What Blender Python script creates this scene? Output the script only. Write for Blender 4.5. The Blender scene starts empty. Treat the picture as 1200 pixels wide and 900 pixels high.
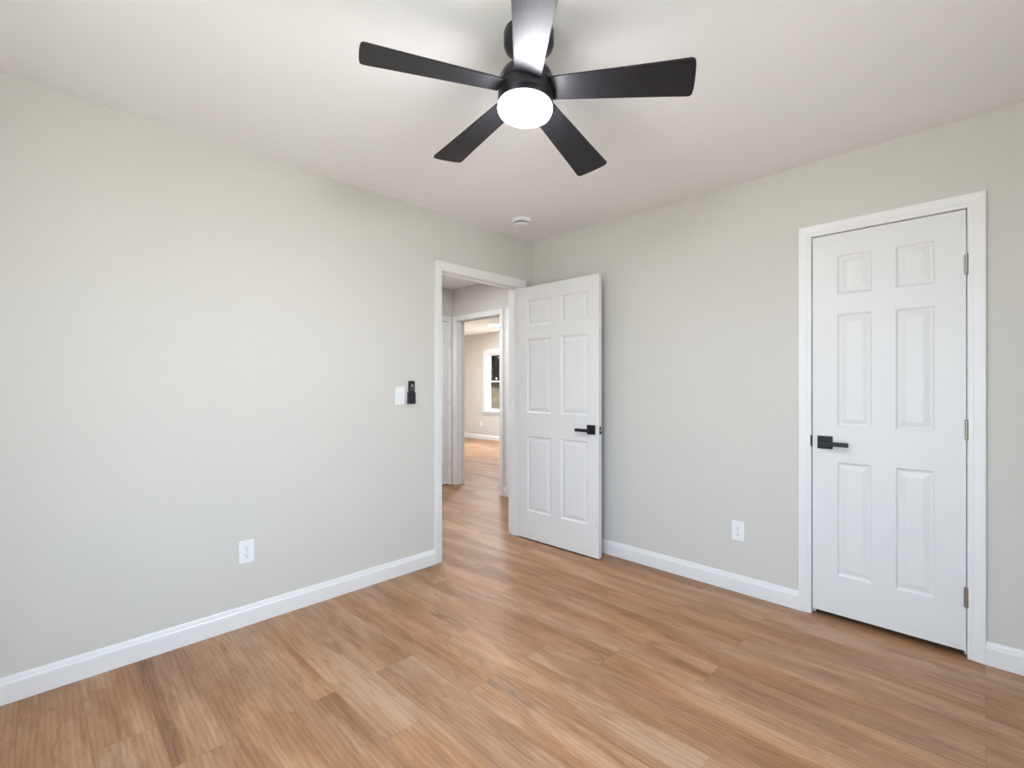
import bpy, bmesh, math, random
from math import sin, cos, pi, radians
from mathutils import Vector, Matrix, noise
random.seed(7)
C = bpy.context.scene.collection
S = bpy.context.scene
H = 2.44
XL, YB = -2.692, 2.971          # left wall plane, back wall plane
XR, YF = 0.50, -0.60            # right and front wall planes (behind the camera)
WT = 0.115                      # wall thickness
YH = 3.715                      # hall partition plane
XH = -4.732                     # hall end wall plane
YC = 7.35                       # far wall of the next room

# ---------------------------------------------------------------- camera
cd = bpy.data.cameras.new('camera'); cam = bpy.data.objects.new('camera', cd); C.objects.link(cam)
cam.location = (0, 0, 1.229); cam.rotation_euler = (radians(90), 0, radians(44.7))
cd.sensor_width = 36; cd.lens = 556.5/1200*36; cd.shift_y = 2.5/1200; cd.clip_start = .02
S.camera = cam
# ---------------------------------------------------------------- view, world, lights
S.view_settings.view_transform = 'Standard'; S.view_settings.look = 'None'
S.view_settings.exposure = 0.36; S.view_settings.gamma = 1; S.view_settings.use_curve_mapping = False
w = bpy.data.worlds.new('sky'); S.world = w; w.use_nodes = True
nt = w.node_tree; nt.nodes.clear()
bg = nt.nodes.new('ShaderNodeBackground'); wo = nt.nodes.new('ShaderNodeOutputWorld')
bg.inputs[0].default_value = (.62, .785, 1, 1); bg.inputs[1].default_value = 6.6
nt.links.new(bg.outputs[0], wo.inputs[0])
sd = bpy.data.lights.new('sun', 'SUN'); sd.energy = 29; sd.color = (1, .95, .88); sd.angle = radians(.6)
sun = bpy.data.objects.new('sun', sd); C.objects.link(sun)
sun.rotation_euler = Vector((1, .02, -1.2)).to_track_quat('-Z', 'Y').to_euler()   # light comes from behind the house

def portal(name, loc, dirv, sx, sy):
    l = bpy.data.lights.new(name, 'AREA'); l.shape = 'RECTANGLE'; l.size = sx; l.size_y = sy
    l.energy = 1; l.cycles.is_portal = True
    o = bpy.data.objects.new(name, l); C.objects.link(o); o.location = loc
    o.rotation_euler = Vector(dirv).to_track_quat('-Z', 'Z').to_euler()
WR = (0.00, 0.95, .42, 2.08)     # window in the right wall: y0,y1,z0,z1
WF = (-1.45, .36, .42, 2.08)    # unseen window added in the front wall as soft fill: x0,x1,z0,z1
WC = (-8.11, -6.90, .66, 1.985)  # window of the next room (far wall)
WS = (4.0, 5.4, .12, 2.05)      # unseen window added to brighten the next room (end wall): y0,y1,z0,z1
portal('daylight_right', (XR+.13, (WR[0]+WR[1])/2, (WR[2]+WR[3])/2), (-1, 0, 0), WR[1]-WR[0], WR[3]-WR[2])
portal('fill_daylight_front', ((WF[0]+WF[1])/2, YF-.13, (WF[2]+WF[3])/2), (0, 1, 0), WF[1]-WF[0], WF[3]-WF[2])
portal('daylight_far', ((WC[0]+WC[1])/2, YC+.16, (WC[2]+WC[3])/2), (0, -1, 0), WC[1]-WC[0], WC[3]-WC[2])
portal('fill_daylight_end', (-9.3-.13, (WS[0]+WS[1])/2, (WS[2]+WS[3])/2), (1, 0, 0), WS[1]-WS[0], WS[3]-WS[2])

# ---------------------------------------------------------------- materials
def srgb(r, g, b):
    f = lambda c: (c/255/12.92 if c/255 <= .04045 else ((c/255+.055)/1.055)**2.4)
    return (f(r), f(g), f(b), 1)
def mat(name, col, rough=.5, metal=0, bump=0, bscale=200, vary=0, spec=.5, emis=None, es=0, coat=0):
    m = bpy.data.materials.new(name); m.use_nodes = True; n = m.node_tree; b = n.nodes['Principled BSDF']
    b.inputs['Base Color'].default_value = col; b.inputs['Roughness'].default_value = rough
    b.inputs['Metallic'].default_value = metal; b.inputs['Specular IOR Level'].default_value = spec
    b.inputs['Coat Weight'].default_value = coat
    if emis: b.inputs['Emission Color'].default_value = emis; b.inputs['Emission Strength'].default_value = es
    tc = n.nodes.new('ShaderNodeTexCoord')
    nz = n.nodes.new('ShaderNodeTexNoise'); nz.inputs['Scale'].default_value = bscale; nz.inputs['Detail'].default_value = 4
    n.links.new(tc.outputs['Object'], nz.inputs['Vector'])
    if bump:
        bp = n.nodes.new('ShaderNodeBump'); bp.inputs['Strength'].default_value = bump; bp.inputs['Distance'].default_value = .002
        n.links.new(nz.outputs['Fac'], bp.inputs['Height']); n.links.new(bp.outputs[0], b.inputs['Normal'])
    v = max(vary, .004)
    mx = n.nodes.new('ShaderNodeMix'); mx.data_type = 'RGBA'
    mx.inputs['A'].default_value = tuple(c*(1-v) for c in col[:3])+(1,)
    mx.inputs['B'].default_value = tuple(min(1, c*(1+v)) for c in col[:3])+(1,)
    n.links.new(nz.outputs['Fac'], mx.inputs['Factor']); n.links.new(mx.outputs['Result'], b.inputs['Base Color'])
    return m
M = {}
M['wall'] = mat('greige_wall_paint', (.645, .625, .585, 1), .75, bump=.08, bscale=260, spec=.3)
M['ceil'] = mat('ceiling_paint', (.89, .885, .885, 1), .85, bump=.1, bscale=180, spec=.2)
M['trim'] = mat('white_semigloss_trim', (.80, .795, .79, 1), .35, bump=.02, bscale=60)
M['door'] = mat('white_door_paint', (.76, .755, .75, 1), .4, bump=.05, bscale=240)
M['black'] = mat('matte_black_metal', (.012, .012, .013, 1), .42, metal=.3)
M['blackpl'] = mat('black_plastic', (.014, .015, .018, 1), .45)
M['nickel'] = mat('satin_nickel', (.36, .33, .29, 1), .35, metal=1)
M['plastic'] = mat('white_plastic', (.84, .85, .86, 1), .35)
M['slot'] = mat('dark_slot', (.08, .08, .09, 1), .6)
M['grey'] = mat('grey_button_print', (.35, .36, .38, 1), .5)
M['fan'] = mat('bronze_black_fan_body', (.022, .021, .026, 1), .32, metal=.35)
M['lens'] = mat('lit_frosted_lens', (.95, .95, .95, 1), .4, emis=(.94, .95, 1, 1), es=165)
M['led'] = mat('lit_led_panel', (.95, .95, .95, 1), .4, emis=(.90, .96, 1, 1), es=400)
M['hall_fill'] = mat('added_hall_fill_glow', (.95, .95, .95, 1), .4, emis=(.95, .97, 1, 1), es=130)  # glow of the unseen lamp added to light the hall
M['soil'] = mat('far_soil', (.20, .17, .11, 1), .95, vary=.3, bscale=2)
M['bark'] = mat('tree_bark', (.10, .075, .05, 1), .9, vary=.3, bscale=12)
M['siding'] = mat('exterior_siding', (.6, .6, .58, 1), .8)

def glass():
    m = bpy.data.materials.new('window_glass'); m.use_nodes = True; n = m.node_tree; n.nodes.clear()
    o = n.nodes.new('ShaderNodeOutputMaterial'); t = n.nodes.new('ShaderNodeBsdfTransparent'); g = n.nodes.new('ShaderNodeBsdfGlossy')
    g.inputs['Roughness'].default_value = .02; mx = n.nodes.new('ShaderNodeMixShader'); mx.inputs[0].default_value = .06
    t.inputs[0].default_value = (.96, .98, .97, 1)
    n.links.new(t.outputs[0], mx.inputs[1]); n.links.new(g.outputs[0], mx.inputs[2]); n.links.new(mx.outputs[0], o.inputs[0])
    return m
M['glass'] = glass()

def blade_mat():
    m = bpy.data.materials.new('charcoal_wood_blade'); m.use_nodes = True; n = m.node_tree; b = n.nodes['Principled BSDF']
    tc = n.nodes.new('ShaderNodeTexCoord'); mp = n.nodes.new('ShaderNodeMapping'); mp.inputs['Scale'].default_value = (6, 90, 6)
    nz = n.nodes.new('ShaderNodeTexNoise'); nz.inputs['Scale'].default_value = 2; nz.inputs['Detail'].default_value = 6
    cr = n.nodes.new('ShaderNodeValToRGB'); cr.color_ramp.elements[0].position = .3; cr.color_ramp.elements[1].position = .75
    cr.color_ramp.elements[0].color = (.006, .006, .0075, 1); cr.color_ramp.elements[1].color = (.018, .018, .022, 1)
    n.links.new(tc.outputs['Object'], mp.inputs[0]); n.links.new(mp.outputs[0], nz.inputs['Vector'])
    n.links.new(nz.outputs['Fac'], cr.inputs[0]); n.links.new(cr.outputs[0], b.inputs['Base Color'])
    b.inputs['Roughness'].default_value = .46; b.inputs['Specular IOR Level'].default_value = .36
    bp = n.nodes.new('ShaderNodeBump'); bp.inputs['Strength'].default_value = .15; bp.inputs['Distance'].default_value = .001
    n.links.new(nz.outputs['Fac'], bp.inputs['Height']); n.links.new(bp.outputs[0], b.inputs['Normal'])
    return m
M['blade'] = blade_mat()

def floor_mat():
    m = bpy.data.materials.new('oak_vinyl_planks'); m.use_nodes = True; n = m.node_tree; b = n.nodes['Principled BSDF']
    L = n.links.new
    def math_(op, a, bb=None, c=None):
        k = n.nodes.new('ShaderNodeMath'); k.operation = op
        for i, v in enumerate((a, bb, c)):
            if v is None: continue
            if isinstance(v, (int, float)): k.inputs[i].default_value = v
            else: L(v, k.inputs[i])
        return k.outputs[0]
    tc = n.nodes.new('ShaderNodeTexCoord'); sp = n.nodes.new('ShaderNodeSeparateXYZ'); L(tc.outputs['Object'], sp.inputs[0])
    x, y = sp.outputs[0], sp.outputs[1]
    PW, PL = .18, 1.21
    yy = math_('DIVIDE', math_('SUBTRACT', y, .32-1.8), PW)         # row coordinate
    row = math_('FLOOR', yy); fy = math_('FRACT', yy)
    odd = math_('FLOORED_MODULO', row, 2)
    ge = math_('FLOOR', math_('DIVIDE', math_('ADD', row, -2.5), 7.5)) # shift every 7.5 rows
    off = math_('ADD', math_('MULTIPLY', odd, .38), math_('MULTIPLY', math_('SUBTRACT', ge, 1), .65))
    xx = math_('DIVIDE', math_('SUBTRACT', math_('SUBTRACT', x, -.64), off), PL)
    col = math_('FLOOR', xx); fx = math_('FRACT', xx)
    cb = n.nodes.new('ShaderNodeCombineXYZ'); L(row, cb.inputs[0]); L(col, cb.inputs[1])
    wn = n.nodes.new('ShaderNodeTexWhiteNoise'); wn.noise_dimensions = '3D'; L(cb.outputs[0], wn.inputs['Vector'])
    rnd = n.nodes.new('ShaderNodeSeparateColor'); L(wn.outputs['Color'], rnd.inputs[0])
    # grain coordinates, moved per plank
    gx = math_('ADD', x, math_('MULTIPLY', rnd.outputs[0], 37.0)); gy = math_('ADD', y, math_('MULTIPLY', rnd.outputs[1], 23.0))
    g = n.nodes.new('ShaderNodeCombineXYZ'); L(gx, g.inputs[0]); L(gy, g.inputs[1]); L(rnd.outputs[2], g.inputs[2])
    def noise_(sx, sy, scale, detail, dist=0, rough=.55):
        mp = n.nodes.new('ShaderNodeMapping'); mp.inputs['Scale'].default_value = (sx, sy, 1); L(g.outputs[0], mp.inputs[0])
        k = n.nodes.new('ShaderNodeTexNoise'); k.inputs['Scale'].default_value = scale; k.inputs['Detail'].default_value = detail
        k.inputs['Distortion'].default_value = dist; k.inputs['Roughness'].default_value = rough; L(mp.outputs[0], k.inputs['Vector']); return k.outputs['Fac']
    broad = noise_(.75, 4.6, 1.5, 2, .5)          # light and dark streaks in the plank
    mid = noise_(1.7, 10.5, 2.2, 4, 1.3)
    fine = noise_(6, 120, 2.5, 4, .6, .7)
    knots = noise_(2.4, 10, 1.6, 2, .8)
    hue = noise_(.9, 3.5, 1.3, 1, .4)
    # cathedral figure: rings from a wave warped by the broad noise
    wmp = n.nodes.new('ShaderNodeMapping'); wmp.inputs['Scale'].default_value = (.55, 6.5, 1); L(g.outputs[0], wmp.inputs[0])
    wv = n.nodes.new('ShaderNodeTexWave'); wv.wave_type = 'RINGS'; wv.rings_direction = 'Z'; wv.inputs['Scale'].default_value = 2.6
    wv.inputs['Distortion'].default_value = 7; wv.inputs['Detail'].default_value = 2.5; wv.inputs['Detail Scale'].default_value = .9
    L(wmp.outputs[0], wv.inputs['Vector'])
    v = math_('ADD', math_('MULTIPLY', broad, .72), math_('MULTIPLY', mid, .46))
    v = math_('ADD', v, math_('MULTIPLY', fine, .32))
    v = math_('ADD', v, math_('MULTIPLY', wv.outputs['Fac'], .07))
    v = math_('ADD', v, math_('MULTIPLY', rnd.outputs[2], .07))
    cr = n.nodes.new('ShaderNodeValToRGB'); e = cr.color_ramp.elements
    e[0].position = .50; e[0].color = FC[0]; e[1].position = 1.0; e[1].color = FC[3]
    q = e.new(.70); q.color = FC[1]; q = e.new(.84); q.color = FC[2]
    L(v, cr.inputs[0])
    tn = n.nodes.new('ShaderNodeMix'); tn.data_type = 'RGBA'; tn.blend_type = 'MULTIPLY'; tn.inputs['Factor'].default_value = 1
    tr = n.nodes.new('ShaderNodeValToRGB'); tr.color_ramp.elements[0].position = .35; tr.color_ramp.elements[1].position = .65
    tr.color_ramp.elements[0].color = (1, .95, .86, 1); tr.color_ramp.elements[1].color = (.92, .96, 1, 1)
    L(hue, tr.inputs[0]); L(cr.outputs[0], tn.inputs['A']); L(tr.outputs[0], tn.inputs['B']); TONE = tn.outputs['Result']
    kd = math_('SMOOTH_MAX', math_('MULTIPLY', math_('SUBTRACT', knots, .60), 4.0), 0.0, .05)
    mx = n.nodes.new('ShaderNodeMix'); mx.data_type = 'RGBA'; L(TONE, mx.inputs['A']); mx.inputs['B'].default_value = FC[4]
    L(math_('MULTIPLY', kd, .75), mx.inputs['Factor'])
    # seams
    ey = math_('MINIMUM', fy, math_('SUBTRACT', 1, fy)); ex = math_('MINIMUM', fx, math_('SUBTRACT', 1, fx))
    sy_ = math_('LESS_THAN', ey, .0011/PW*.6); sx_ = math_('LESS_THAN', ex, .0011/PL*.9)
    seam = math_('MAXIMUM', sy_, sx_)
    m2 = n.nodes.new('ShaderNodeMix'); m2.data_type = 'RGBA'; L(mx.outputs['Result'], m2.inputs['A']); m2.inputs['B'].default_value = FC[5]
    L(math_('MULTIPLY', seam, .4), m2.inputs['Factor']); L(m2.outputs['Result'], b.inputs['Base Color'])
    L(math_('ADD', .40, math_('MULTIPLY', mid, .16)), b.inputs['Roughness'])
    b.inputs['Specular IOR Level'].default_value = .45
    bp = n.nodes.new('ShaderNodeBump'); bp.inputs['Strength'].default_value = .25; bp.inputs['Distance'].default_value = .001
    L(math_('SUBTRACT', fine, seam), bp.inputs['Height']); L(bp.outputs[0], b.inputs['Normal'])
    return m
FC = [srgb(116, 80, 54), srgb(150, 109, 78), srgb(167, 127, 96), srgb(186, 151, 123), srgb(100, 70, 50), srgb(96, 70, 54)]
M['floor'] = floor_mat()

def speckle(name, c1, c2, sc, rough=.8, trans=0):
    m = bpy.data.materials.new(name); m.use_nodes = True; n = m.node_tree; b = n.nodes['Principled BSDF']
    tc = n.nodes.new('ShaderNodeTexCoord'); nz = n.nodes.new('ShaderNodeTexNoise'); nz.inputs['Scale'].default_value = sc; nz.inputs['Detail'].default_value = 5
    cr = n.nodes.new('ShaderNodeValToRGB'); cr.color_ramp.elements[0].position = .35; cr.color_ramp.elements[1].position = .65
    cr.color_ramp.elements[0].color = c1; cr.color_ramp.elements[1].color = c2
    n.links.new(tc.outputs['Object'], nz.inputs['Vector']); n.links.new(nz.outputs['Fac'], cr.inputs[0]); n.links.new(cr.outputs[0], b.inputs['Base Color'])
    b.inputs['Roughness'].default_value = rough; b.inputs['Specular IOR Level'].default_value = .05
    return m
M['grass'] = speckle('dry_grass_bank', (.008, .0054, .0017, 1), (.034, .022, .0065, 1), 3.5)
M['bounce_ground'] = speckle('pale_bounce_ground', (.33, .30, .26, 1), (.45, .42, .37, 1), 2)  # outdoor ground kept pale so it bounces warm fill onto the ceiling
M['leaf'] = speckle('dark_green_leaves', (.0015, .003, .001, 1), (.009, .016, .006, 1), 1.5, .6)

# ---------------------------------------------------------------- helpers
class MB:
    def __init__(s): s.b = bmesh.new()
    def box(s, lo, hi):
        x0, y0, z0 = lo; x1, y1, z1 = hi
        v = [s.b.verts.new(p) for p in ((x0,y0,z0),(x1,y0,z0),(x1,y1,z0),(x0,y1,z0),(x0,y0,z1),(x1,y0,z1),(x1,y1,z1),(x0,y1,z1))]
        for f in ((0,3,2,1),(4,5,6,7),(0,1,5,4),(1,2,6,5),(2,3,7,6),(3,0,4,7)): s.b.faces.new([v[i] for i in f])
        return s
    def lathe(s, prof, seg=48, cx=0, cy=0, axis='Z'):
        rings = []
        for r, z in prof:
            if r < 1e-5: rings.append([s.b.verts.new((cx, cy, z))])
            else: rings.append([s.b.verts.new((cx+r*cos(2*pi*i/seg), cy+r*sin(2*pi*i/seg), z)) for i in range(seg)])
        for a, b in zip(rings, rings[1:]):
            for i in range(seg):
                j = (i+1) % seg
                if len(a) == 1 and len(b) == 1: continue
                if len(a) == 1: s.b.faces.new((a[0], b[i], b[j]))
                elif len(b) == 1: s.b.faces.new((a[i], a[j], b[0]))
                else: s.b.faces.new((a[i], a[j], b[j], b[i]))
        return s
    def prism(s, pts, z0, z1, tf=lambda p: p):
        lo = [s.b.verts.new(tf((x, y, z0))) for x, y in pts]; hi = [s.b.verts.new(tf((x, y, z1))) for x, y in pts]
        s.b.faces.new(lo[::-1]); s.b.faces.new(hi); n = len(pts)
        for i in range(n): s.b.faces.new((lo[i], lo[(i+1) % n], hi[(i+1) % n], hi[i]))
        return s
    def build(s, name, m, parent=None, bevel=0, smooth=False, tf=None, seg=2):
        if tf is not None:
            for v in s.b.verts: v.co = tf @ v.co
        bmesh.ops.recalc_face_normals(s.b, faces=s.b.faces)
        me = bpy.data.meshes.new(name); s.b.to_mesh(me); s.b.free()
        me.materials.append(m)
        o = bpy.data.objects.new(name, me); C.objects.link(o)
        if parent: o.parent = parent
        if smooth:
            me.polygons.foreach_set('use_smooth', [True]*len(me.polygons))
            me.set_sharp_from_angle(angle=radians(40))
        if bevel:
            k = o.modifiers.new('bevel', 'BEVEL'); k.width = bevel; k.segments = seg; k.limit_method = 'ANGLE'; k.angle_limit = radians(40)
        return o
def tag(o, label, cat, group=None, kind=None):
    o['label'] = label; o['category'] = cat
    if group: o['group'] = group
    if kind: o['kind'] = kind
    return o
def empty(name, loc, rz=0):
    o = bpy.data.objects.new(name, None); o.empty_display_size = .05; C.objects.link(o); o.location = loc; o.rotation_euler.z = rz
    return o
def struct(o, label, cat): return tag(o, label, cat, kind='structure')

# ---------------------------------------------------------------- shell
struct(MB().box((-9.5, -.72, -.12), (.62, 7.5, 0)).build('floor', M['floor']), 'wood-look plank floor running through the bedroom, hall and far room', 'floor')
struct(MB().box((-9.5, -.72, H), (.62, 7.5, H+.15)).build('ceiling', M['ceil']), 'plain off-white ceiling above the bedroom, hall and far room', 'ceiling')

def wall_y(name, y0, y1, x0, x1, holes, lab, extra=None, m='wall'):
    """wall lying along x with rectangular holes (x0,x1,z0,z1)"""
    b = MB(); cur = x0
    for (a, c, z0, z1) in sorted(holes):
        b.box((cur, y0, 0), (a, y1, H)); b.box((a, y0, z1), (c, y1, H))
        if z0 > 0: b.box((a, y0, 0), (c, y1, z0))
        cur = c
    b.box((cur, y0, 0), (x1, y1, H))
    for e in (extra or []): b.box(*e)
    return struct(b.build(name, M[m]), lab, 'wall')
def wall_x(name, x0, x1, y0, y1, holes, lab, extra=None, m='wall'):
    b = MB(); cur = y0
    for (a, c, z0, z1) in sorted(holes):
        b.box((x0, cur, 0), (x1, a, H)); b.box((x0, a, z1), (x1, c, H))
        if z0 > 0: b.box((x0, a, 0), (x1, c, z0))
        cur = c
    b.box((x0, cur, 0), (x1, y1, H))
    for e in (extra or []): b.box(*e)
    return struct(b.build(name, M[m]), lab, 'wall')

OP = (2.005, 2.815)          # rough opening of the bedroom doorway (y)
wall_x('wall_left', XL-WT, XL, YF, YH, [(OP[0], OP[1], 0, 2.05)], 'long greige wall on the left with the open doorway and light switch')
wall_y('wall_back', YB, YB+WT, XL, XR+.12, [(-.667, -.035, 0, 2.045)], 'greige wall on the right behind the open door, with the closed closet door',
       [((-.75, YB+.60, 0), (.05, YB+.65, 2.15)), ((-.75, YB+WT, 0), (-.70, YB+.60, 2.15)), ((0, YB+WT, 0), (.05, YB+.60, 2.15)), ((-.75, YB+WT, 2.10), (.05, YB+.65, 2.15))])
wall_x('wall_right', XR, XR+.12, YF-.12, YB, [WR], 'greige wall of the bedroom with a window, right of the camera')
wall_y('wall_front', YF-.12, YF, XL-WT, XR, [WF], 'greige wall of the bedroom with an added fill window, behind the camera')
wall_y('wall_hall_side', YH, YH+WT, -9.3, -2.4, [(-4.655, -3.855, 0, 2.05), (-3.70, -2.92, 0, 2.05)],
       'greige hall wall seen through the bedroom doorway, holding the second doorway', [((-3.75, YH+WT, 0), (-2.87, YH+WT+.05, 2.1))])
wall_x('wall_hall_end', XH-WT, XH, 1.2, YH, [(2.895, 3.685, 0, 2.045)], 'narrow greige wall at the end of the hall above the hall door',
       [((XH-WT-.05, 2.85, 0), (XH-WT, 3.7, 2.1))])
wall_y('wall_hall_near', 1.08, 1.2, XH-WT, XL-WT, [], 'greige wall closing the near end of the hall')
wall_y('wall_far', YC, YC+.15, -9.42, -2.4, [WC], 'pale greige far wall of the next room around its window')
wall_x('wall_far_end', -9.42, -9.3, YH, YC, [WS], 'end wall of the next room with an unseen side window added for brightness')
wall_x('wall_far_right', -2.52, -2.4, YH+WT, YC, [], 'closing wall of the next room on the right')

# baseboards: colonial profile (depth, height)
BP = [(0, 0), (.0145, 0), (.0145, .070), (.0135, .078), (.0095, .083), (.0085, .090), (.006, .098), (.003, .102), (0, .102)]
def baseboard(name, p0, p1, nrm, lab):
    d = Vector(p1)-Vector(p0); nv = Vector(nrm)
    b = bmesh.new(); A = []; B = []
    for u, z in BP:
        A.append(b.verts.new(Vector(p0)+nv*(u+.0003)+Vector((0, 0, z+.0005)))); B.append(b.verts.new(Vector(p1)+nv*(u+.0003)+Vector((0, 0, z+.0005))))
    b.faces.new(A); b.faces.new(B[::-1]); n = len(A)
    for i in range(n): b.faces.new((A[i], B[i], B[(i+1) % n], A[(i+1) % n]))
    k = MB(); k.b.free(); k.b = b
    return struct(k.build(name, M['trim']), lab, 'baseboard')
CW = .060                                        # casing width
Y1, Y2 = OP[0]+.015, OP[1]-.015                  # clear doorway edges
baseboard('baseboard_left', (XL, YF, 0), (XL, Y1-.005-CW, 0), (1, 0, 0), 'white baseboard along the left wall up to the doorway')
baseboard('baseboard_left_corner', (XL, Y2+.010+CW+.012, 0), (XL, YB, 0), (1, 0, 0), 'short white baseboard between the doorway and the room corner')
baseboard('baseboard_back', (XL+.0146, YB, 0), (-.652-.003-CW, YB, 0), (0, -1, 0), 'white baseboard under the outlet between open door and closet casing')
baseboard('baseboard_back_right', (-.050+.003+CW, YB, 0), (XR-.0146, YB, 0), (0, -1, 0), 'white baseboard right of the closet door casing')
baseboard('baseboard_right', (XR, YF+.0146, 0), (XR, YB, 0), (-1, 0, 0), 'white baseboard under the right-hand window wall')
baseboard('baseboard_front', (XL+.0146, YF, 0), (XR, YF, 0), (0, 1, 0), 'white baseboard along the wall behind the camera')
baseboard('baseboard_hall_side', (-3.8005, YH, 0), (-3.7525, YH, 0), (0, -1, 0), 'tiny white baseboard piece between two hall door casings')
baseboard('baseboard_hall_near', (XL-WT, 1.2146, 0), (XL-WT, Y1-.07, 0), (-1, 0, 0), 'white baseboard on the hall side of the bedroom wall')
baseboard('baseboard_far', (-9.285, YC, 0), (-2.52, YC, 0), (0, -1, 0), 'white baseboard below the window of the next room')

# casing with a stepped moulded face; frame in local (u along wall, z up), n = outward
CPROF = [(0, 0), (0, .009), (.006, .011), (.018, .0115), (.024, .014), (.044, .016), (.052, .0175), (CW, .0175), (CW, 0)]  # from inner edge
def casing(mb, u0, u1, ztop, to3):
    """mitred three-sided casing round opening u0..u1, 0..ztop; to3(u, d, z)"""
    rings = []
    for w_, d in CPROF:
        rings.append([(u0-w_, d, .001), (u0-w_, d, ztop+w_), (u1+w_, d, ztop+w_), (u1+w_, d, .001)])
    V = [[mb.b.verts.new(to3(*p)) for p in r] for r in rings]
    n = len(V)
    for i in range(n):
        a, b = V[i], V[(i+1) % n]
        for k in range(3): mb.b.faces.new((a[k], a[k+1], b[k+1], b[k]))
    mb.b.faces.new([v[0] for v in V]); mb.b.faces.new([v[3] for v in V][::-1])
J = .003
# doorway trim of the bedroom (jamb lining + casings on both faces + stop)
b = MB()
b.box((XL-WT, OP[0], 0.001), (XL, Y1, 2.05)); b.box((XL-WT, Y2, .001), (XL, OP[1], 2.05)); b.box((XL-WT, OP[0], 2.035), (XL, OP[1], 2.05))
b.box((XL-.075, Y1, .001), (XL-.040, Y1+.011, 2.035)); b.box((XL-.075, Y2-.011, .001), (XL-.040, Y2, 2.035)); b.box((XL-.075, Y1, 2.024), (XL-.040, Y2, 2.035))
casing(b, Y1-.004, Y2+.006, 2.04, lambda u, d, z: (XL+d+.0002, u, z))
casing(b, Y1-.004, Y2+.004, 2.04, lambda u, d, z: (XL-WT-d-.0002, u, z))
struct(b.build('trim_1', M['trim'], bevel=.0012), 'white casing and jamb around the open bedroom doorway', 'door casing')
# closet casing
b = MB(); CX0, CX1 = -.655, -.047
b.box((-.667, YB, .001), (CX0, YB+WT, 2.045)); b.box((CX1, YB, .001), (-.035, YB+WT, 2.045)); b.box((-.667, YB, 2.033), (-.035, YB+WT, 2.045))
b.box((CX0, YB+.037, .001), (CX0+.011, YB+.07, 2.033)); b.box((CX1-.011, YB+.037, .001), (CX1, YB+.07, 2.033)); b.box((CX0, YB+.037, 2.022), (CX1, YB+.07, 2.033))
casing(b, CX0, CX1, 2.033, lambda u, d, z: (u, YB-d-.0002, z))
struct(b.build('trim_2', M['trim'], bevel=.0012), 'white casing around the closed narrow closet door', 'door casing')
# hall doorway into the far room
b = MB()
b.box((-4.655, YH, .001), (-4.640, YH+WT, 2.05)); b.box((-3.870, YH, .001), (-3.855, YH+WT, 2.05)); b.box((-4.655, YH, 2.035), (-3.855, YH+WT, 2.05))
b.box((-4.640, YH+.045, .001), (-4.629, YH+.075, 2.035)); b.box((-3.881, YH+.045, .001), (-3.870, YH+.075, 2.035)); b.box((-4.64, YH+.045, 2.024), (-3.87, YH+.075, 2.035))
casing(b, -4.644, -3.866, 2.04, lambda u, d, z: (u, YH-d-.0002, z))
casing(b, -4.644, -3.866, 2.04, lambda u, d, z: (u, YH+WT+d+.0002, z))
struct(b.build('trim_3', M['trim'], bevel=.0012), 'white casing around the open doorway from hall to far room', 'door casing')
# casing of the hall door at the end
b = MB()
b.box((XH-WT, 2.895, .001), (XH, 2.907, 2.045)); b.box((XH-WT, 3.673, .001), (XH, 3.685, 2.045)); b.box((XH-WT, 2.895, 2.033), (XH, 3.685, 2.045))
casing(b, 2.907, 3.656, 2.033, lambda u, d, z: (XH+d+.0002, u if u < 3.6 else min(u, YH-.02), z))
struct(b.build('trim_4', M['trim'], bevel=.0012), 'white casing around the hall door left of the second doorway', 'door casing')
# casing of the third hall door, mostly hidden
b = MB()
b.box((-3.70, YH, .001), (-3.688, YH+WT, 2.05)); b.box((-2.932, YH, .001), (-2.92, YH+WT, 2.05)); b.box((-3.70, YH, 2.038), (-2.92, YH+WT, 2.05))
casing(b, -3.692, -2.928, 2.04, lambda u, d, z: (u, YH-d-.0002, z))
struct(b.build('trim_5', M['trim'], bevel=.0012), 'white hall door casing just inside the right edge of the doorway', 'door casing')

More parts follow.
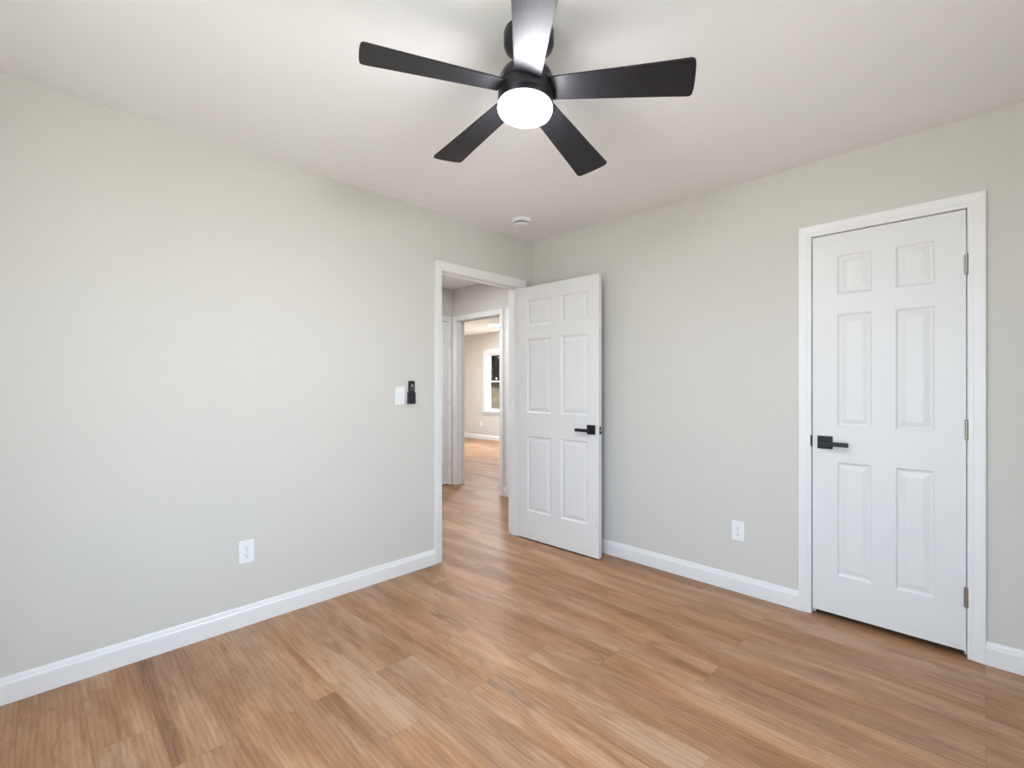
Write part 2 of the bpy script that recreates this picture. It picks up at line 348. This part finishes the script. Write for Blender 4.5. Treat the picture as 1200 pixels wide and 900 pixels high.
# ---------------------------------------------------------------- panel doors
ZP = [(.236, .830), (1.018, 1.605), (1.710, 1.912)]
def panel_leaf(w_, cols, z0, z1, th, zp=ZP, left=True):
    """leaf in local x 0..w, y 0..th ; both faces six-panel"""
    b = bmesh.new()
    xs = [0, cols[0][0], cols[0][1], cols[1][0], cols[1][1], w_]
    zs = [z0, zp[0][0], zp[0][1], zp[1][0], zp[1][1], zp[2][0], zp[2][1], z1]
    def ring(x0, x1, za, zb, y): return [b.verts.new(p) for p in ((x0, y, za), (x1, y, za), (x1, y, zb), (x0, y, zb))]
    for side in (0, 1):
        Y = lambda d: d if side == 0 else th-d
        for i in range(5):
            for k in range(7):
                x0, x1, a, c = xs[i], xs[i+1], zs[k], zs[k+1]
                if i in (1, 3) and k in (1, 3, 5):
                    prof = [(0, 0), (.004, .0045), (.010, .0075), (.016, .0080), (.036, .0030), (.040, .0022)]
                    R = [ring(x0+q, x1-q, a+q, c-q, Y(d)) for q, d in prof]
                    for r0, r1 in zip(R, R[1:]):
                        for m_ in range(4): b.faces.new((r0[m_], r0[(m_+1) % 4], r1[(m_+1) % 4], r1[m_]))
                    b.faces.new(R[-1])
                else: b.faces.new(ring(x0, x1, a, c, Y(0)))
    for (p) in (((0,0,z0),(0,th,z0),(0,th,z1),(0,0,z1)), ((w_,0,z0),(w_,th,z0),(w_,th,z1),(w_,0,z1)),
                ((0,0,z0),(w_,0,z0),(w_,th,z0),(0,th,z0)), ((0,0,z1),(w_,0,z1),(w_,th,z1),(0,th,z1))):
        b.faces.new([b.verts.new(q) for q in p])
    bmesh.ops.remove_doubles(b, verts=b.verts, dist=1e-5)
    k = MB(); k.b.free(); k.b = b
    return k
def lever(parent, x, z, face_y, sgn, dirx, zdrop=.004):
    """square rosette + flat lever; sgn = outward direction in local y"""
    a, c = sorted((face_y, face_y+sgn*.009))
    h = MB()
    y0, y1 = sorted((face_y+sgn*.009, face_y+sgn*.050)); h.box((x-.011, y0, z-zdrop-.011), (x+.011, y1, z-zdrop+.011))
    y0, y1 = sorted((face_y+sgn*.040, face_y+sgn*.055)); x0, x1 = sorted((x-dirx*.011, x+dirx*.109)); h.box((x0, y0, z-zdrop-.011), (x1, y1, z-zdrop+.011))
    ho = h.build('door_handle', M['black'], parent, bevel=.0015)
    MB().box((x-.034, a, z-.034), (x+.034, c, z+.034)).build('rosette', M['black'], ho, bevel=.0015)
    s = MB()
    return ho
def hinge(parent, pos, zc, u, n):
    """knuckle barrel with two leaves; u = along leaf, n = outward"""
    b = MB(); px, py = pos
    prof = [(0, zc-.046), (.004, zc-.046), (.0062, zc-.043)]
    for k in range(5):
        za = zc-.043+k*.0172; prof += [(.0062, za+.0005), (.0062, za+.0165), (.0052, za+.0168), (.0052, za+.0172)]
    prof += [(.0062, zc+.043), (.004, zc+.046), (0, zc+.046)]
    b.lathe(prof, 14, px, py)
    ux, uy = u; nx, ny = n
    for s_ in (-1, 1):
        p = [(px+s_*ux*.001-nx*.006, py+s_*uy*.001-ny*.006), (px+s_*ux*.010-nx*.006, py+s_*uy*.010-ny*.006)]
        xs = sorted((p[0][0], p[1][0])); ys = sorted((p[0][1], p[1][1]))
        b.box((xs[0]-abs(nx)*.001, ys[0]-abs(ny)*.001, zc-.044), (xs[1]+abs(nx)*.001, ys[1]+abs(ny)*.001, zc+.044))
    return b.build('hinge', M['nickel'], parent, smooth=True)

# open bedroom door: local x from hinge to tip, local y from visible face to wall side
dw = .768
d1 = panel_leaf(dw, [(.098, .338), (.434, .674)], .012, 2.022, .035).build('door_1', M['door'], bevel=.0008, seg=1)
d1.location = (-2.683, 2.786, 0); d1.rotation_euler.z = radians(1.3)
struct(d1, 'white six-panel door standing open into the room, hinged at the doorway', 'door')
lever(d1, dw-.062, .918, 0, -1, -1); lever(d1, dw-.062, .918, .035, 1, -1)
lp = MB().box((dw-.0002, .006, .885), (dw+.0012, .029, .947)).build('latch_plate', M['nickel'], d1)
MB().box((dw+.0012, .010, .922), (dw+.0016, .025, .938)).build('latch_hole', M['black'], lp)
MB().box((dw+.0012, .010, .895), (dw+.010, .024, .908)).build('latch_bolt', M['black'], lp, bevel=.001)
for z in (1.78, 1.03, .27): hinge(d1, (-.001, -.001) if False else (-.0065, .040), z, (1, 0), (0, 1))
# closed closet door: local x = world x, visible face towards -y
d2 = panel_leaf(.601, [(.113, .257), (.352, .494)], .030, 2.029, .035).build('door_2', M['door'], bevel=.0008, seg=1)
d2.location = (-.6515, YB+.0005, 0)
struct(d2, 'closed narrow white six-panel closet door in the right-hand wall', 'door')
lever(d2, .058, .930, 0, -1, 1)
for z in (1.780, 1.032, .275): hinge(d2, (.6025, -.0095), z, (1, 0), (0, -1))
MB().box((-.0078, -.0135, .905), (-.001, -.0005, .965)).build('strike_plate', M['black'], d2, bevel=.001)
# hall end door: visible face towards +x
d3 = panel_leaf(.760, [(.10, .335), (.425, .66)], .012, 2.029, .035).build('door_3', M['door'], bevel=.0008, seg=1)
d3.rotation_euler.z = radians(90); d3.location = (XH-.002, 2.909, 0)
struct(d3, 'white hall door glimpsed through the doorway at its left edge', 'door')
for z in (1.76, 1.03, .265): hinge(d3, (.7575, -.0085), z, (1, 0), (0, -1))
# third hall door, mostly hidden
d4 = panel_leaf(.750, [(.10, .33), (.42, .65)], .012, 2.034, .035).build('door_4', M['door'], bevel=.0008, seg=1)
d4.location = (-3.685, YH+.03, 0)
struct(d4, 'white hall door behind the right side of the bedroom doorway', 'door')
lever(d4, .69, .93, 0, -1, -1)

# ---------------------------------------------------------------- windows
def window(name, uv, to3, lab, casing_out=True, rail=None):
    u0, u1, z0, z1 = uv
    def bx(mb, ua, ub, za, zb, da, db):
        P_ = [to3(ua, da, za), to3(ub, db, zb)]
        lo = tuple(min(P_[0][i], P_[1][i]) for i in range(3)); hi = tuple(max(P_[0][i], P_[1][i]) for i in range(3))
        mb.box(lo, hi)
    # d: 0 at wall face, + into the room, - into the wall
    f = MB()
    t = .02; D = -.115
    bx(f, u0, u0+t, z0, z1, 0, D); bx(f, u1-t, u1, z0, z1, 0, D); bx(f, u0, u1, z1-t, z1, 0, D); bx(f, u0, u1, z0, z0+t, 0, D)
    cw = .085
    bx(f, u0-cw+.005, u0+.005, z0, z1, .001, .018); bx(f, u1-.005, u1+cw-.005, z0, z1, .001, .018)
    bx(f, u0-cw+.005, u1+cw-.005, z1, z1+cw, .001, .018)
    bx(f, u0-cw+.01, u1+cw-.01, z0-.085, z0-.022, .001, .016)
    fr = f.build(name, M['trim'], bevel=.002)
    s = MB(); bx(s, u0-cw-.015, u1+cw+.015, z0-.022, z0+.001, .001, .045); s.build('window_sill', M['trim'], fr, bevel=.004)
    zm = rail if rail else (z0+z1)/2
    sw = .042
    for (za, zb, d0, d1_) in ((z0+t, zm+.018, -.030, -.062), (zm-.018, z1-t, -.066, -.098)):
        s = MB(); a, c = u0+t, u1-t
        bx(s, a, a+sw, za, zb, d0, d1_); bx(s, c-sw, c, za, zb, d0, d1_)
        bx(s, a+sw, c-sw, za, za+.036, d0, d1_); bx(s, a+sw, c-sw, zb-.034, zb, d0, d1_)
        so = s.build('window_sash', M['trim'], fr, bevel=.002)
        g = MB(); dm = (d0+d1_)/2; bx(g, a+sw-.003, c-sw+.003, za+.033, zb-.031, dm-.002, dm+.002); g.build('pane', M['glass'], so)
    return struct(fr, lab, 'window')
window('window_1', WC, lambda u, d, z: (u, YC-d, z), 'white double-hung window of the far room showing trees and a grassy bank', rail=1.336)
window('window_2', WR, lambda u, d, z: (XR-d, u, z), 'white double-hung window in the right wall of the bedroom')
window('fill_window_front', WF, lambda u, d, z: (u, YF+d, z), 'unseen white double-hung window added behind the camera for soft fill light')
window('fill_window_end', WS, lambda u, d, z: (-9.3+d, u, z), 'unseen white double-hung window added in the end wall to brighten the far room')

# ---------------------------------------------------------------- ceiling fan
FX, FY, FZ = -1.10673, 1.18673, 2.24
PHI, PITCH, DROOP, TX, TY = -.13819, -.19896, .06535, -.06963, .00960
WTIP, WROOT, RTIP = .1379, .0915, .5440
rx = Matrix(((1, 0, 0), (0, cos(TX), -sin(TX)), (0, sin(TX), cos(TX))))
ry = Matrix(((cos(TY), 0, sin(TY)), (0, 1, 0), (-sin(TY), 0, cos(TY))))
ROT = (ry @ rx).to_4x4()
TOPZ = H-FZ
top = ROT @ Vector((0, 0, TOPZ-.03))
fan = empty('ceiling_fan', (FX+top.x, FY+top.y, H))
tag(fan, 'black five-blade ceiling fan with a lit round light, hung from the ceiling', 'ceiling fan')
INV = Matrix.Translation((-top.x, -top.y, FZ-H))   # fan-centred -> parent local
TF = INV @ ROT
MB().lathe([(0, -.0005), (.084, -.0005), (.086, -.006), (.086, -.040), (.083, -.050), (.070, -.060), (.046, -.066), (.030, -.068), (0, -.068)], 64).build('canopy', M['fan'], fan, smooth=True)
hz = lambda z: z-FZ
MB().lathe([(0, .150), (.020, .150), (.022, .130), (.022, .085), (.034, .080), (.034, .070), (0, .070)], 32).build('downrod', M['fan'], fan, smooth=True, tf=TF)
MB().lathe([(0, .074), (.040, .073), (.066, .066), (.084, .052), (.0925, .034), (.094, .024), (.094, .008), (.0915, .006), (.0915, .003), (.094, .001),
            (.094, -.030), (.0925, -.032), (.0925, -.034), (.0945, -.036), (.0945, -.056), (.092, -.058), (0, -.058)], 72).build('motor_housing', M['fan'], fan, smooth=True, tf=TF)
lens = MB().lathe([(.0905, -.0585), (.0925, -.062), (.0925, -.070), (.088, -.080), (.076, -.088), (.056, -.094), (.030, -.0975), (0, -.0985)], 64)
lens.build('light_lens', M['lens'], fan, smooth=True, tf=TF)
for k in range(5):
    a = radians(36+72*k)+PHI
    # outline with rounded tip corners, local (r, s)
    r0, r1 = .088, RTIP
    wr = WROOT/2; wt = WTIP/2; rc = .014
    def half(r): return wr+(wt-wr)*(r-.1)/(RTIP-.1)
    pts = [(r0, -half(r0)), (r1-rc-.10, -half(r1-rc-.10))]
    for q in range(7):
        t = -pi/2+q*pi/12; pts.append((r1-rc+rc*cos(t)-.003, -(wt-rc)+rc*sin(t)))
    for q in range(1, 8): 
        s_ = -(wt-rc)+q*(2*(wt-rc))/8; pts.append((r1+.003*(1-(s_/wt)**2)-.003, s_))
    for q in range(7):
        t = q*pi/12; pts.append((r1-rc+rc*cos(t)-.003, (wt-rc)+rc*sin(t)))
    pts += [(r1-rc-.10, half(r1-rc-.10)), (r0, half(r0))]
    bl = MB().prism(pts, -.003, .003)
    base = Matrix.Rotation(a, 4, 'Z') @ Matrix.Rotation(DROOP, 4, 'Y') @ Matrix.Rotation(PITCH, 4, 'X')
    o = bl.build('blade', M['blade'], fan, bevel=.001)
    o.matrix_local = TF @ base
    # blade iron on the upper side (hidden from below)
    br = MB().box((.070, -.022, .0032), (.150, .022, .0062))
    for (sx_, sy_) in ((.112, -.013), (.112, .013), (.138, 0)):
        br.lathe([(0, .0062), (.005, .0062), (.004, .009), (0, .0095)], 10, sx_, sy_)
    bo = br.build('blade_bracket', M['fan'], o, bevel=.001)

# ---------------------------------------------------------------- smoke detector
sd_ = empty('smoke_detector', (-2.376, 2.498, H)); tag(sd_, 'small round white smoke detector on the ceiling near the room corner', 'smoke detector')
MB().lathe([(0, -.0005), (.066, -.0005), (.068, -.004), (.068, -.020), (.064, -.0245), (.052, -.0255), (0, -.0255)], 48).build('base', M['plastic'], sd_, smooth=True)
MB().lathe([(.046, -.0255), (.046, -.034), (0, -.034)], 48).build('vent_gap', M['slot'], sd_, smooth=True)
MB().lathe([(.030, -.034), (.050, -.034), (.050, -.038), (.046, -.044), (.032, -.048), (0, -.049)], 48).build('cover', M['plastic'], sd_, smooth=True)

# ---------------------------------------------------------------- outlets, switch, remote
def outlet(name, loc, rz, lab):
    """local: x along wall, -y outward"""
    r = empty(name, loc, rz); tag(r, lab, 'outlet', )
    p = MB().box((-.036, -.0055, -.0585), (.036, -.0002, .0585)).build('cover_plate', M['plastic'], r, bevel=.0025, seg=3)
    for s_ in (-1, 1):
        c = s_*.0195
        pts = []
        for q in range(24):
            t = 2*pi*q/24; pts.append((max(-.0145, min(.0145, .0175*cos(t))), .0165*sin(t)*.85))
        f = MB().prism(pts, .0055, .0072, lambda v: (v[0], -v[2], v[1]+c)).build('receptacle', M['plastic'], r)
        MB().box((-.0075, -.0075, c+.001), (-.0055, -.0071, c+.0095)).build('slot', M['slot'], f)
        MB().box((.0055, -.0075, c+.002), (.0073, -.0071, c+.0088)).build('slot', M['slot'], f)
        g = MB(); g.prism([(.003*cos(2*pi*q/12), .003*sin(2*pi*q/12)) for q in range(12)], .0071, .0075, lambda v: (v[0], -v[2], v[1]+c-.0068)); g.build('ground_hole', M['slot'], f)
    MB().prism([(.0022*cos(2*pi*q/12), .0022*sin(2*pi*q/12)) for q in range(12)], .0055, .0064, lambda v: (v[0], -v[2], v[1])).build('screw', M['grey'], r)
    return r
outlet('wall_outlet', (-1.037, YB, .364), 0, 'white duplex outlet low on the right wall beside the closet casing')
outlet('wall_outlet', (XL, .776, .378), radians(90), 'white duplex outlet low on the long left wall')
outlet('wall_outlet', (-8.29, YC, .36), 0, 'faint white outlet below the far room window')

sw = empty('light_switch', (XL, 1.683, 1.167), radians(90)); tag(sw, 'white rocker light switch on the left wall beside the black fan remote', 'light switch')
MB().box((-.0355, -.0055, -.0585), (.0355, -.0002, .0585)).build('cover_plate', M['plastic'], sw, bevel=.0025, seg=3)
MB().prism([(-.0335, -.0055), (.0335, -.0055), (.0335, -.0095), (0, -.0065), (-.0335, -.0062)], -.0165, .0165, lambda v: (v[2], v[1], v[0])).build('rocker', M['plastic'], sw, bevel=.0008)

ho = MB(); ho.box((-.027, -.022, -.078), (.027, -.0003, .000))
holder = ho.build('remote_holder', M['blackpl'], bevel=.003); holder.location = (XL, 1.764, 1.190); holder.rotation_euler.z = radians(90)
tag(holder, 'black wall cradle below the fan remote, right of the light switch', 'remote holder')
rm = MB().box((-.022, -.020, -.002), (.022, -.004, .072)).build('remote_body', M['blackpl'], bevel=.004)
re = empty('fan_remote', (XL, 1.764, 1.1915), radians(90)); rm.parent = re
tag(re, 'slim black fan remote standing in its wall cradle', 'remote control')
for (bx_, bz) in ((-.009, .058), (.009, .058), (-.009, .028), (.009, .028), (-.009, .012), (.009, .012)):
    MB().prism([(.0036*cos(2*pi*q/12), .0036*sin(2*pi*q/12)) for q in range(12)], .0199, .0208, lambda v: (v[0]+bx_, -v[2], v[1]+bz)).build('button', M['grey'] if bz < .05 else M['black'], re)
MB().box((-.008, -.0209, .0405), (.008, -.0199, .0435)).build('button', M['plastic'], re)
MB().box((-.0015, -.0209, .034), (.0015, -.0199, .050)).build('button', M['plastic'], re)

# ---------------------------------------------------------------- far-room ceiling light and the added hall fill lamp
def disc_light(loc, lab, lm='led'):
    r = empty('ceiling_light', loc); tag(r, lab, 'ceiling light')
    MB().lathe([(0, -.0005), (.150, -.0005), (.150, -.014), (.140, -.020), (.132, -.020), (.132, -.012), (0, -.012)], 48).build('frame', M['plastic'], r, smooth=True)
    MB().lathe([(0, -.0125), (.131, -.0125), (.131, -.017), (.110, -.023), (0, -.026)], 48).build('diffuser', M[lm], r, smooth=True)
disc_light((-6.76, 6.36, H), 'round flush ceiling light glowing in the far room')
disc_light((-3.75, 2.62, H), 'unseen round ceiling light added to brighten the hall', 'hall_fill')  # out-of-view fixture, added only to brighten the hall

# ---------------------------------------------------------------- outside
struct(MB().box((-60, -60, -.62), (60, 60, -.5)).build('ground_outside', M['bounce_ground']), 'ground around the house, made pale to bounce light indoors', 'ground')
b = bmesh.new(); nx, ny = 60, 30; G = []
for i in range(nx+1):
    r_ = []
    for j in range(ny+1):
        x = -34+i*.9; y = 9.6+j*.42; t = min(1, j/16)
        z = -.55+2.0*(t*t*(3-2*t))+.18*noise.noise(Vector((x*.5, y*.5, 0)))*t
        r_.append(b.verts.new((x, y, z)))
    G.append(r_)
for i in range(nx):
    for j in range(ny): b.faces.new((G[i][j], G[i+1][j], G[i+1][j+1], G[i][j+1]))
k = MB(); k.b.free(); k.b = b
struct(k.build('bank_outside', M['grass'], smooth=True), 'dry grassy bank rising outside the far room window', 'bank')
def tree(loc, rad, hgt, n, seed, lab):
    rnd = random.Random(seed); r = empty('tree', loc); tag(r, lab, 'tree', 'trees on the bank outside')
    t = MB(); pr = [(0, -.3)]; pr += [(.16-.10*q/8, q*hgt/9) for q in range(9)]; pr.append((0, hgt*.95)); t.lathe(pr, 12)
    for q in range(7):
        a = rnd.uniform(0, 2*pi); z0 = rnd.uniform(.25, .7)*hgt; L_ = rad*.8
        p0 = Vector((0, 0, z0)); p1 = Vector((cos(a)*L_, sin(a)*L_, z0+rad*.5)); u = (p1-p0).normalized(); v = u.cross(Vector((0, 0, 1))).normalized(); w_ = u.cross(v)
        A = [t.b.verts.new(p0+(v*cos(c*pi/3)+w_*sin(c*pi/3))*.05) for c in range(6)]; B = [t.b.verts.new(p1+(v*cos(c*pi/3)+w_*sin(c*pi/3))*.012) for c in range(6)]
        for c in range(6): t.b.faces.new((A[c], A[(c+1) % 6], B[(c+1) % 6], B[c]))
    t.build('trunk', M['bark'], r, smooth=True)
    l = bmesh.new()
    for q in range(n):
        d = Vector((rnd.gauss(0, 1), rnd.gauss(0, 1), rnd.gauss(0, 1))).normalized()*rad*rnd.uniform(.35, 1)**.6
        c = Vector((d.x, d.y, hgt*.55+d.z*hgt*.55/rad))
        e1 = Vector((rnd.gauss(0, 1), rnd.gauss(0, 1), rnd.gauss(0, .6))).normalized()*rnd.uniform(.16, .30); e2 = e1.cross(Vector((rnd.gauss(0, 1), rnd.gauss(0, 1), 1))).normalized()*e1.length*.4
        l.faces.new([l.verts.new(c-e1), l.verts.new(c+e2), l.verts.new(c+e1), l.verts.new(c-e2)])
    k = MB(); k.b.free(); k.b = l; k.build('foliage', M['leaf'], r)
for q, (x, y, rr, hh) in enumerate(((-10.2, 15.0, 1.7, 5.0), (-14.0, 15.4, 1.75, 5.6), (-18.2, 17.0, 2.0, 6.0), (-22.4, 18.6, 1.8, 5.4), (-16.2, 20.8, 2.1, 7.6), (-12.0, 19.6, 2.0, 7.8))):
    tree((x, y, .9), rr, hh, 5200, 40+q, 'dark leafy tree on the bank seen through the far room window')
